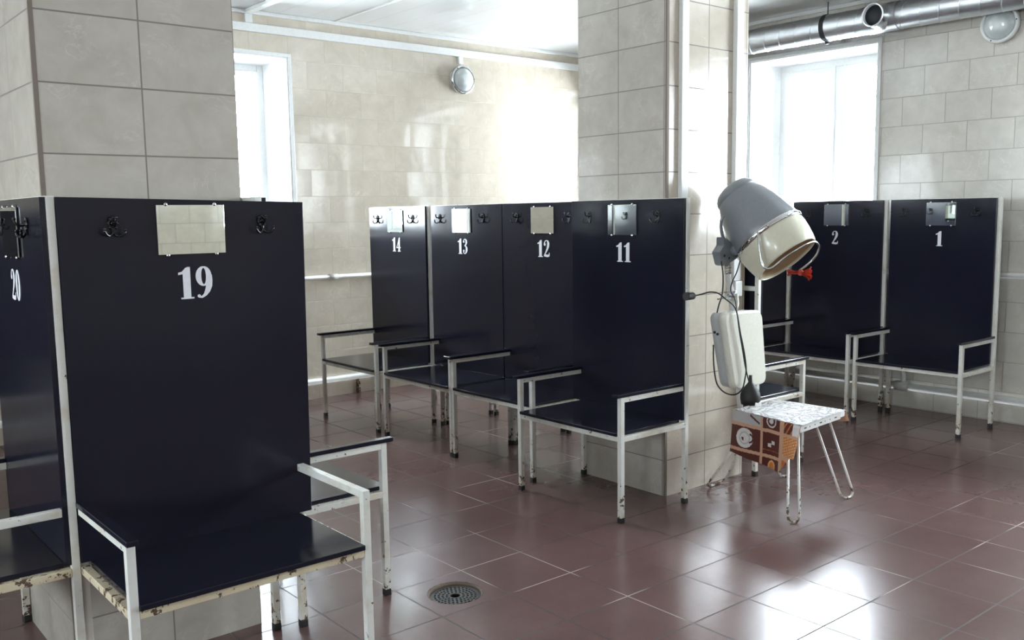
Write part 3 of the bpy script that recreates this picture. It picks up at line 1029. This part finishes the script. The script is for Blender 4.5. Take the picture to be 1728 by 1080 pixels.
# ------------------------------------------------------------------ stool with hairpin legs
SZ = .455
cL, cF, cR, cB = Vector((4.025, 3.000, SZ)), Vector((3.945, 2.570, SZ)), Vector((4.430, 2.615, SZ)), Vector((4.400, 3.015, SZ))
t = thing('stool', 'low stool with thin hairpin legs standing by the middle pillar', 'stool', (4.2, 2.8, 0))
bm = bmesh.new()
def slab(bm, quad, z0, z1, bev=0):
    A = [bm.verts.new((p.x, p.y, z0)) for p in quad]
    B = [bm.verts.new((p.x, p.y, z1)) for p in quad]
    bm.faces.new(list(reversed(A))); bm.faces.new(B)
    for i in range(4): bm.faces.new((A[i], A[(i + 1) % 4], B[(i + 1) % 4], B[i]))
    if bev: bmesh.ops.bevel(bm, geom=bm.edges[:], offset=bev, segments=2, affect='EDGES')
slab(bm, (cL, cF, cR, cB), SZ - .032, SZ - .004, .003)
obj('seat', W(t, bm), M_white, t)
# metal strip with slots along the front right edge
bm = bmesh.new()
ed = (cR - cF).normalized()
nn = Vector((ed.y, -ed.x, 0))
q = [cF + nn * .001, cR * .88 + cF * .12 + nn * .001, cR * .88 + cF * .12 + nn * .004, cF + nn * .004]
slab(bm, q, SZ - .036, SZ - .002)
st_ = obj('edge_strip', W(t, bm), M_tube, t, 'pale metal strip along the front edge')
for k in range(7):
    bm = bmesh.new()
    p0 = cF + (cR - cF) * (.08 + .11 * k)
    p1 = p0 + ed * (.006 if k % 3 else .022)
    slab(bm, [p0 + nn * .0042, p1 + nn * .0042, p1 + nn * .0050, p0 + nn * .0050], SZ - .022, SZ - .016)
    o_ = obj('slot', W(t, bm), M_dark, st_)
def hairpin(a, b, fa, fb, name='leg'):
    """tube from a down to foot points fa-fb (rounded) and up to b"""
    a, b, fa, fb = map(Vector, (a, b, fa, fb))
    r_ = .0065
    fa.z = fb.z = r_
    def cut(top, ft): return ft + (top - ft).normalized() * .05
    pts = [a, cut(a, fa)]
    mid = [cut(a, fa), fa + (a - fa).normalized() * .02 + (fb - fa) * .05, fa + (fb - fa) * .28 + Vector((0, 0, .001)), fa + (fb - fa) * .5, fa + (fb - fa) * .72 + Vector((0, 0, .001)), fb + (b - fb).normalized() * .02 + (fa - fb) * .05, cut(b, fb)]
    P_ = [a] + smooth_path(mid, 6) + [b]
    bm = bmesh.new()
    add_tube(bm, P_, r_, 10)
    o = obj(name, W(t, bm), M_tube, t)
zt = SZ - .034
hairpin((4.015, 2.680, zt), (3.985, 2.605, zt), (3.800, 2.530, 0), (3.852, 2.498, 0))
hairpin((4.190, 2.640, zt), (4.330, 2.650, zt), (4.330, 2.560, 0), (4.425, 2.545, 0))
hairpin((4.040, 2.900, zt), (4.100, 2.960, zt), (3.965, 3.165, 0), (4.170, 3.185, 0))
hairpin((4.330, 2.930, zt), (4.370, 2.975, zt), (4.455, 3.03, 0), (4.50, 2.99, 0))

# ------------------------------------------------------------------ oilcloth with a coffee print
C_TOP = simple('worn_silvery_oilcloth', (.56, .55, .55), .38, bump=.5, bscale=40)
def crackle():
    m, nt, b = new_mat('scuffed_silvery_oilcloth')
    g = N(nt, 'ShaderNodeNewGeometry')
    n_ = noise(nt, g.outputs['Position'], 9, 4, .6, 2.2)
    d = math_node(nt, 'ABSOLUTE', math_node(nt, 'SUBTRACT', n_, .5))
    l = ramp(nt, d, [(0, 1), (.03, .5), (.07, 0)])
    c = mix_col(nt, l, (.42, .405, .40), (.035, .022, .02))
    nt.links.new(c, b.inputs['Base Color'])
    b.inputs['Roughness'].default_value = .55
    bp = N(nt, 'ShaderNodeBump'); bp.inputs['Distance'].default_value = .003; bp.inputs['Strength'].default_value = .5
    nt.links.new(n_, bp.inputs['Height']); nt.links.new(bp.outputs[0], b.inputs['Normal'])
    return m
MC = [crackle(), simple('peach_print', (.52, .30, .20), .4), simple('coffee_brown_print', (.085, .018, .014), .4), simple('white_print', (.60, .58, .56), .4),
      simple('orange_print', (.52, .15, .03), .4), simple('pale_grey_print', (.42, .40, .40), .4), simple('gold_print', (.62, .36, .12), .4)]
def pattern(u, v):
    """u along the seat edge (m), v down the hanging cloth (m): framed coffee pictures"""
    cu = [(-.03, .205), (.222, .338), (.365, .47)]
    cv = [(-.10, .055), (.073, .188), (.205, .34)]
    iu = next((i for i, (a, b) in enumerate(cu) if a < u < b), None)
    iv = next((i for i, (a, b) in enumerate(cv) if a < v < b), None)
    if iu == 2:
        cv2 = [(-.1, .055), (.070, .165), (.19, .34)]
        iv = next((i for i, (a, b) in enumerate(cv2) if a < v < b), None)
    if iu is None or iv is None: return 1
    if (iu, iv) == (0, 1):
        d = math.hypot((u - .100) / 1.12, v - .131)
        if d < .052:
            if abs(d - .030) < .004: return 5
            e = math.hypot((u - .135) / 1.0, (v - .128))
            if .016 < e < .026 and u > .132: return 2
            if d < .018 and u < .095 and v > .128: return 2
            return 3
        return 2
    if (iu, iv) == (1, 1):
        if abs(u - .268) < .011 and abs(v - .138) < .010: return 3
        if abs(u - .292) < .011 and abs(v - .122) < .010: return 3
        if abs(v - .165) < .002 and (int(u * 300) % 3): return 4
        return 2
    if (iu, iv) == (2, 1):
        s_ = math.sin(u * 240) * math.sin(v * 210 + u * 90)
        return 6 if s_ > .35 else (3 if s_ < -.75 else 4)
    if (iu, iv) == (0, 0):
        w_ = abs((v - .02) - (u - .16) * .5)
        return 2 if (w_ < .006 and .13 < u < .2) else 5
    if (iu, iv) == (1, 0):
        d = math.hypot((u - .28), (v - .012))
        return 3 if (d < .014 or .026 < d < .034) else 2
    if (iu, iv) == (2, 0):
        if u > .425 and v > -.01: return 3
        return 2 if math.sin(u * 200 + v * 120) < .6 else 4
    if (iu, iv) == (1, 2):
        d = math.hypot((u - .285) / .8, (v - .245))
        if d < .032: return 4 if d < .022 else 6
        return 2
    if (iu, iv) == (0, 2): return 2
    return 4
bm = bmesh.new()
Ltop, Ftop = cL + Vector((-.006, .025, 0)), cF + Vector((-.006, -.012, 0))
drop = [(0, .222), (.04, .222), (.72, .262), (.93, .165), (1.0, .160)]
def dropf(t_):
    for (a, da), (b, db) in zip(drop, drop[1:]):
        if a <= t_ <= b: return da + (db - da) * (t_ - a) / (b - a)
    return drop[-1][1]
NU, NV = 150, 84
elen = (Ftop - Ltop).length
outw = Vector((-(Ftop - Ltop).y, (Ftop - Ltop).x, 0)).normalized()
if outw.x > 0: outw = -outw
grid = []
for i in range(NU + 1):
    t_ = i / NU
    col_ = []
    D_ = dropf(t_)
    for j in range(NV + 1):
        s_ = j / NV
        v_ = D_ * s_
        bulge = .004 + .012 * math.sin(t_ * 7 + .6) * s_ + .010 * s_ * s_ + .06 * s_ * max(0, t_ - .6)
        r0 = min(1, v_ / .012)
        p = Ltop + (Ftop - Ltop) * t_ + outw * (bulge * (.25 + .75 * r0)) + Vector((0, 0, .0005 - v_))
        col_.append(bm.verts.new(p))
    grid.append(col_)
for i in range(NU):
    for j in range(NV):
        f = bm.faces.new((grid[i][j], grid[i + 1][j], grid[i + 1][j + 1], grid[i][j + 1]))
        f.smooth = True
        t_ = (i + .5) / NU
        f.material_index = pattern(t_ * elen, dropf(t_) * (j + .5) / NV)
# the part lying on the seat, softly creased
n1, n2 = 40, 36
Rt, Bt = cR + Vector((.0, -.002, 0)), cB + Vector((.01, .02, 0))
top = []
for i in range(n1 + 1):
    a = i / n1
    row = []
    for j in range(n2 + 1):
        b = j / n2
        e0 = Ltop + (Ftop - Ltop) * a
        e1 = Bt + (Rt - Bt) * a
        p = e0 + (e1 - e0) * b
        h = .0012 * math.sin(a * 21 + b * 9) * math.sin(b * 17) + .001
        p.z = SZ + (h if 0 < j < n2 and 0 < i < n1 else 0) + .0006
        row.append(bm.verts.new(p))
    top.append(row)
for i in range(n1):
    for j in range(n2):
        f = bm.faces.new((top[i][j], top[i][j + 1], top[i + 1][j + 1], top[i + 1][j]))
        f.smooth = True
        f.material_index = 0
# flap hanging at the right end
fl = []
for i in range(17):
    a = i / 16
    row = []
    for j in range(9):
        s_ = j / 8
        p = Bt + (Rt - Bt) * a + Vector((.012 * s_ + .006 * math.sin(a * 14) * s_ + .004, -.012 * s_, .0006 - (.055 + .012 * math.sin(a * 9)) * s_))
        row.append(bm.verts.new(p))
    fl.append(row)
for i in range(16):
    for j in range(8):
        f = bm.faces.new((fl[i][j], fl[i][j + 1], fl[i + 1][j + 1], fl[i + 1][j]))
        f.smooth = True
        f.material_index = 1 if (i // 3) % 3 else 6
o = obj('oilcloth', bm, MC)
sm_ = o.modifiers.new('thickness', 'SOLIDIFY')
sm_.thickness = .0012
sm_.offset = 1
tag(o, 'oilcloth printed with coffee cups draped over the hairpin stool', 'tablecloth')

# ------------------------------------------------------------------ salon hair dryer on its pole
hd = thing('hair_dryer', 'old salon hood hair dryer with grey and cream hood on a pole beside the pillar', 'hair dryer', (4.02, 3.03, SZ))
def HO(name, bm, mat, parent=None, label=None):
    return obj(name, W(hd, bm), mat, parent or hd, label)
AX = (.97 * (-.54 * RT + .84 * UP) + .34 * fw).normalized()       # leaning axis of the hood, pointing to its crown
hc = px(1298, 399, Y=2.86)                                        # centre of the chrome band
xa = AX.cross(fw).normalized()
ya = AX.cross(xa).normalized()
HM = Matrix.Translation(hc) @ Matrix((xa, ya, AX)).transposed().to_4x4()
Dm = (hc - Vector((0, 0, CAM_H))).dot(fw) / F_PX                   # metres per pixel at the hood
bm = bmesh.new()
add_lathe(bm, [(r_ * Dm, h_ * Dm) for r_, h_ in ((60, 0), (61, 3), (60, 14), (57, 34), (52.5, 54), (46, 74), (39, 88), (38.6, 89))], HM, 56)
body = HO('hood_shell', bm, M_hgrey, label='grey enamel upper shell of the hood')
bm = bmesh.new()
add_lathe(bm, [(r_ * Dm, h_ * Dm) for r_, h_ in ((38.5, 88), (37.4, 89), (37.4, 90), (38.3, 90.6), (38, 95), (36, 100), (31, 105.5), (22, 109.5), (10, 111.5), (0, 112))], HM, 56)
obj('hood_cap', W(hd, bm), M_hgrey, body)
bm = bmesh.new()
add_lathe(bm, [(r_ * Dm, h_ * Dm) for r_, h_ in ((61.5, -5), (63, -4.5), (63.8, -1), (63.8, 1.5), (62.5, 4), (60.8, 4.5))], HM, 56)
band = HO('chrome_band', bm, M_chrome)
for k in range(10):
    a = math.radians(k * 36 + 10)
    bm = bmesh.new()
    add_lathe(bm, [(0, 0), (2.4 * Dm, 0), (2.2 * Dm, 1.2 * Dm), (0, 2 * Dm)], HM @ Matrix.Translation((63.4 * Dm * math.cos(a), 63.4 * Dm * math.sin(a), -1 * Dm)) @ Matrix.Rotation(a, 4, 'Z') @ Matrix.Rotation(R90, 4, 'Y'), 10)
    obj('rivet', W(hd, bm), M_chrome, band)
bm = bmesh.new()
add_lathe(bm, [(r_ * Dm, h_ * Dm) for r_, h_ in ((61.5, -5), (61.8, -14), (60.5, -28), (58.5, -40), (56, -49), (55, -51), (53.5, -51.5), (53, -50), (55.5, -42), (58, -28), (59, -14), (59, -5))], HM, 56)
HO('visor', bm, M_cream, label='cream plastic lower band of the hood')
bm = bmesh.new()
add_lathe(bm, [(r_ * Dm, h_ * Dm) for r_, h_ in ((52.6, -47), (54.5, -36), (55.5, -20), (52, -8), (35, -4), (0, -3))], HM, 48)
HO('hood_lining', bm, M_inner, label='beige lining inside the hood')
for k in range(8):
    pass
# chrome guard tube that loops round the opening
def hp(a_deg, rad, h_):
    a = math.radians(a_deg)
    return HM @ Vector((rad * Dm * math.cos(a), rad * Dm * math.sin(a), h_ * Dm))
def from_px(u, v, toward):
    """point seen at (u, v), 'toward' metres nearer to the viewer than the hood axis"""
    c = Vector((0, 0, CAM_H))
    d = fw + RT * ((u - CX) / F_PX) - UP * ((v - CY) / F_PX)
    return c + d * ((hc - c).dot(fw) - toward)
bm = bmesh.new()
P_ = [from_px(1279, 391, .19), from_px(1280.5, 410, .20), from_px(1283.5, 432, .205), from_px(1286.5, 447, .21), from_px(1291, 452.5, .212), from_px(1298, 453.5, .212), from_px(1307, 449, .21), from_px(1320, 438, .20), from_px(1334, 427.5, .19), from_px(1349, 418, .165), from_px(1361, 411.5, .14), from_px(1371, 408, .10), from_px(1379, 410, .06), from_px(1382, 417, .01), from_px(1379, 428, -.03), from_px(1371, 439, -.06), from_px(1360, 449, -.07), from_px(1349, 456.5, -.07)]
add_tube(bm, smooth_path(P_, 6), .0055, 10)
HO('guard_tube', bm, M_chrome, label='chrome guard tube bent around the opening')
# pole, swivel bracket and side arm
pb, pt = px(1249, 688, Y=3.03), px(1226, 438, Y=3.03)
bm = bmesh.new()
pm = px(1236, 500, Y=3.03)
add_tube(bm, [pb, px(1246, 640, Y=3.03), px(1240, 560, Y=3.03), pm, px(1228.5, 470, Y=3.03), pt], .0155, 18)
add_tube(bm, [px(1236, 505, Y=3.03), px(1239, 535, Y=3.03)], .021, 18)
HO('pole', bm, M_tube)
bm = bmesh.new()
add_tube(bm, [px(1228.2, 462, Y=3.03), px(1227.6, 456, Y=3.03)], .0185, 18)
add_tube(bm, [px(1227.5, 453, Y=3.03), px(1227.3, 448, Y=3.03)], .0185, 18)
HO('pole_collar', bm, M_chrome)
def plate(pts, Y0, th, bev=.003):
    bm = bmesh.new()
    A = [px(u, v, Y=Y0) for u, v in pts]
    va = [bm.verts.new(p) for p in A]
    vb = [bm.verts.new(p + Vector((0, th, 0))) for p in A]
    bm.faces.new(va); bm.faces.new(list(reversed(vb)))
    n_ = len(va)
    for i in range(n_): bm.faces.new((va[i], vb[i], vb[(i + 1) % n_], va[(i + 1) % n_]))
    if bev: bmesh.ops.bevel(bm, geom=bm.edges[:], offset=bev, segments=2, affect='EDGES')
    return bm
br = HO('swivel_bracket', plate([(1214, 426), (1223, 414), (1222, 400), (1228, 404), (1240, 412), (1246, 424), (1244, 436), (1224, 449), (1219, 447)], 2.995, .05), M_hgrey)
for u, v in ((1222.5, 431.5), (1230.5, 435.5)):
    bm = bmesh.new()
    c_ = px(u, v, Y=2.994)
    add_lathe(bm, [(0, 0), (.0065, 0), (.0065, .002), (0, .003)], Matrix.Translation(c_) @ Matrix.Rotation(R90, 4, 'X'), 12)
    obj('bolt', W(hd, bm), M_dark, br)
bm = bmesh.new()
add_tube(bm, smooth_path([px(1222, 364, Y=2.99), px(1217.5, 372, Y=3.0), px(1217, 385, Y=3.01), px(1220, 400, Y=3.02), px(1226, 414, Y=3.02)], 5), [.006] * 4 + [.008] * 17, 10)
HO('tilt_arm', bm, M_hgrey)
# joint between bracket and hood
bm = bmesh.new()
add_tube(bm, [px(1236, 424, Y=3.0), hc + (px(1252, 418, Y=2.95) - hc) * 1.0], .028, 14)
HO('hood_joint', bm, M_hgrey)

# power unit hanging on the pole
bm = bmesh.new()
FY = 2.90
corners = [px(1222, 529, Y=FY), px(1286.5, 523, Y=FY), px(1294.5, 647, Y=FY), px(1241, 659, Y=FY)]
def rounded(cs, r_, n_=7):
    out = []
    m_ = len(cs)
    for i in range(m_):
        p0, p1, p2 = cs[i - 1], cs[i], cs[(i + 1) % m_]
        a = p1 + (p0 - p1).normalized() * r_
        b = p1 + (p2 - p1).normalized() * r_
        for k in range(n_ + 1):
            t_ = k / n_
            out.append(a * (1 - t_) ** 2 + p1 * 2 * t_ * (1 - t_) + b * t_ * t_)
    return out
base = rounded(corners, .045)
cen = sum(base, Vector()) / len(base)
rings = []
for dy, sc in ((.012, .0), (.0, .0)): pass
prof_ = [(0.0, .955), (.006, .985), (.014, 1.0), (.040, 1.0)]
for dy, k in prof_:
    rings.append([bm.verts.new(cen + (p - cen) * k + Vector((0, dy, 0))) for p in base])
bm.faces.new(rings[0])
for a, b in zip(rings, rings[1:]):
    for i in range(len(a)):
        f = bm.faces.new((a[i], a[(i + 1) % len(a)], b[(i + 1) % len(a)], b[i])); f.smooth = True
bm.faces.new(list(reversed(rings[-1])))
unit = HO('power_unit', bm, M_boxw, label='ivory front cover of the power unit')
bm = bmesh.new()
rings = []
for dy, k in ((.0405, .992), (.092, .985), (.098, .96)):
    rings.append([bm.verts.new(cen + (p - cen) * k + Vector((0, dy, 0))) for p in base])
bm.faces.new(rings[0])
for a, b in zip(rings, rings[1:]):
    for i in range(len(a)):
        f = bm.faces.new((a[i], a[(i + 1) % len(a)], b[(i + 1) % len(a)], b[i])); f.smooth = True
bm.faces.new(list(reversed(rings[-1])))
ub = obj('unit_back', W(hd, bm), M_boxs, unit, 'grey rear half of the power unit')
bm = bmesh.new()
xs = px(1207, 564, Y=FY + .065)
for dz_, dy_ in ((0, .0), (.008, .018)):
    add_lathe(bm, [(0, 0), (.007, 0), (.006, .006), (0, .007)], Matrix.Translation((cen.x - .172, FY + .058 + dy_, xs.z + dz_)) @ Matrix.Rotation(-R90, 4, 'Y'), 12)
obj('switch', W(hd, bm), M_dark, unit)

# cords
def cord(pts, r_=.0038, name='cord', mat=None):
    bm = bmesh.new()
    add_tube(bm, smooth_path(pts, 7), r_, 8)
    return HO(name, bm, mat or M_cable)
cord([px(1172, 499, Y=3.03), px(1182, 497, Y=3.02), px(1198, 493, Y=2.99), px(1212, 495, Y=2.97), px(1225, 505, Y=2.93), px(1238, 516, Y=2.89), px(1244, 530, Y=2.885), px(1249, 560, Y=2.885), px(1255, 590, Y=2.885), px(1259, 620, Y=2.885), px(1257, 640, Y=2.885), px(1252, 657, Y=2.885), px(1240, 666, Y=2.90), px(1224, 663, Y=2.94), px(1211, 650, Y=2.98), px(1206, 630, Y=3.00), px(1204, 605, Y=3.00), px(1204, 582, Y=2.99)])
cord([px(1217, 440, Y=3.0), px(1220, 462, Y=2.99), px(1220, 485, Y=2.98), px(1218, 500, Y=2.97), px(1213, 515, Y=2.97), px(1210, 528, Y=2.97)])
cord([px(1249, 440, Y=2.96), px(1243, 460, Y=2.97), px(1236, 475, Y=2.98), px(1233, 490, Y=2.98), px(1240, 505, Y=2.95), px(1244, 530, Y=2.884), px(1248, 560, Y=2.882), px(1253, 590, Y=2.882), px(1258, 620, Y=2.88), px(1264, 645, Y=2.88)], .0032)
cord([px(1211, 505, Y=2.97), px(1222, 503, Y=2.97), px(1236, 500, Y=2.98), px(1246, 503, Y=2.99)], .003, 'cable_tie')
# wire wound round the pole
random.seed(11)
bm = bmesh.new()
for k in range(3):
    pts = []
    for i in range(26):
        a = i * .9 + k
        p = px(1234, 497 + 7 * math.sin(i * .7 + k * 2), Y=3.03)
        pts.append(p + Vector((math.cos(a), math.sin(a), 0)) * (.020 + .006 * ((i * 7 + k * 3) % 4) / 3))
    add_tube(bm, smooth_path(pts, 3), .0018, 6)
HO('wire_binding', bm, M_steel)
bm = bmesh.new()
add_tube(bm, [px(1243, 497, Y=2.965), px(1244.5, 512, Y=2.94), px(1243, 524, Y=2.90)], [.009, .008, .006], 12)
HO('strain_relief', bm, M_boxw)
# plug
bm = bmesh.new()
pa, pc = px(1172, 499, Y=3.03), px(1159, 500, Y=3.03)
ax_ = (pa - pc).normalized()
add_tube(bm, [pa + ax_ * .004, pa, pa - ax_ * .012, pa - ax_ * .014, pc, pc - ax_ * .008], [.005, .010, .013, .019, .021, .021], 14)
HO('power_plug', bm, M_rubber)
# black rubber bulb with a white base resting by the stool
bm = bmesh.new()
bc = px(1266, 683, Y=2.83)
up_ = Vector((0, 0, 1))
k_ = .0033
HB = Matrix.Translation(bc)
add_lathe(bm, [(0, .004), (14 * k_, .004), (15.5 * k_, 10 * k_), (15 * k_, 17 * k_), (12 * k_, 25 * k_), (6 * k_, 32 * k_), (3.2 * k_, 36 * k_), (2.6 * k_, 46 * k_), (0, 46 * k_)], HB, 28)
HO('rubber_bulb', bm, M_rubber)
bm = bmesh.new()
add_box(bm, bc.x - .02, bc.x + .03, bc.y - .048, bc.y - .02, bc.z - .005, bc.z + .020, .003)
HO('bulb_foot', bm, M_white)
# tied red rag
bm = bmesh.new()
random.seed(5)
kn = from_px(1351, 460, -.07)
def rag(pts, wd, ph):
    P2 = smooth_path(pts, 6)
    L_ = []
    for i, p in enumerate(P2):
        s_ = i / (len(P2) - 1)
        row = []
        for j in range(7):
            q_ = (j / 6 - .5) * wd * (.35 + .8 * s_)
            row.append(bm.verts.new(p + UP * q_ + fw * (.012 * math.sin(j * 1.9 + ph + s_ * 5))))
        L_.append(row)
    fs = []
    for a, b in zip(L_, L_[1:]):
        for j in range(6):
            f = bm.faces.new((a[j], a[j + 1], b[j + 1], b[j])); f.smooth = True; fs.append(f)
rag([kn, from_px(1344, 460, -.07), from_px(1335, 459, -.06), from_px(1329, 461, -.06)], .030, 0)
rag([kn, from_px(1357, 461, -.07), from_px(1364, 463, -.06), from_px(1370, 464, -.05)], .042, 2)
rag([kn, from_px(1359, 457, -.08), from_px(1366, 455, -.08), from_px(1369, 453, -.09)], .022, 4)
rag([kn, from_px(1357, 464, -.05), from_px(1362, 468, -.05), from_px(1366, 471, -.05)], .02, 1)
bmesh.ops.solidify(bm, geom=bm.faces[:], thickness=.0025)
add_lathe(bm, [(0, -.017), (.010, -.014), (.016, -.004), (.016, .006), (.010, .014), (0, .017)], Matrix.Translation(kn), 10)
o = obj('rag', bm, M_red)
tag(o, 'red cloth strip knotted on the guard tube of the hair dryer', 'cloth')
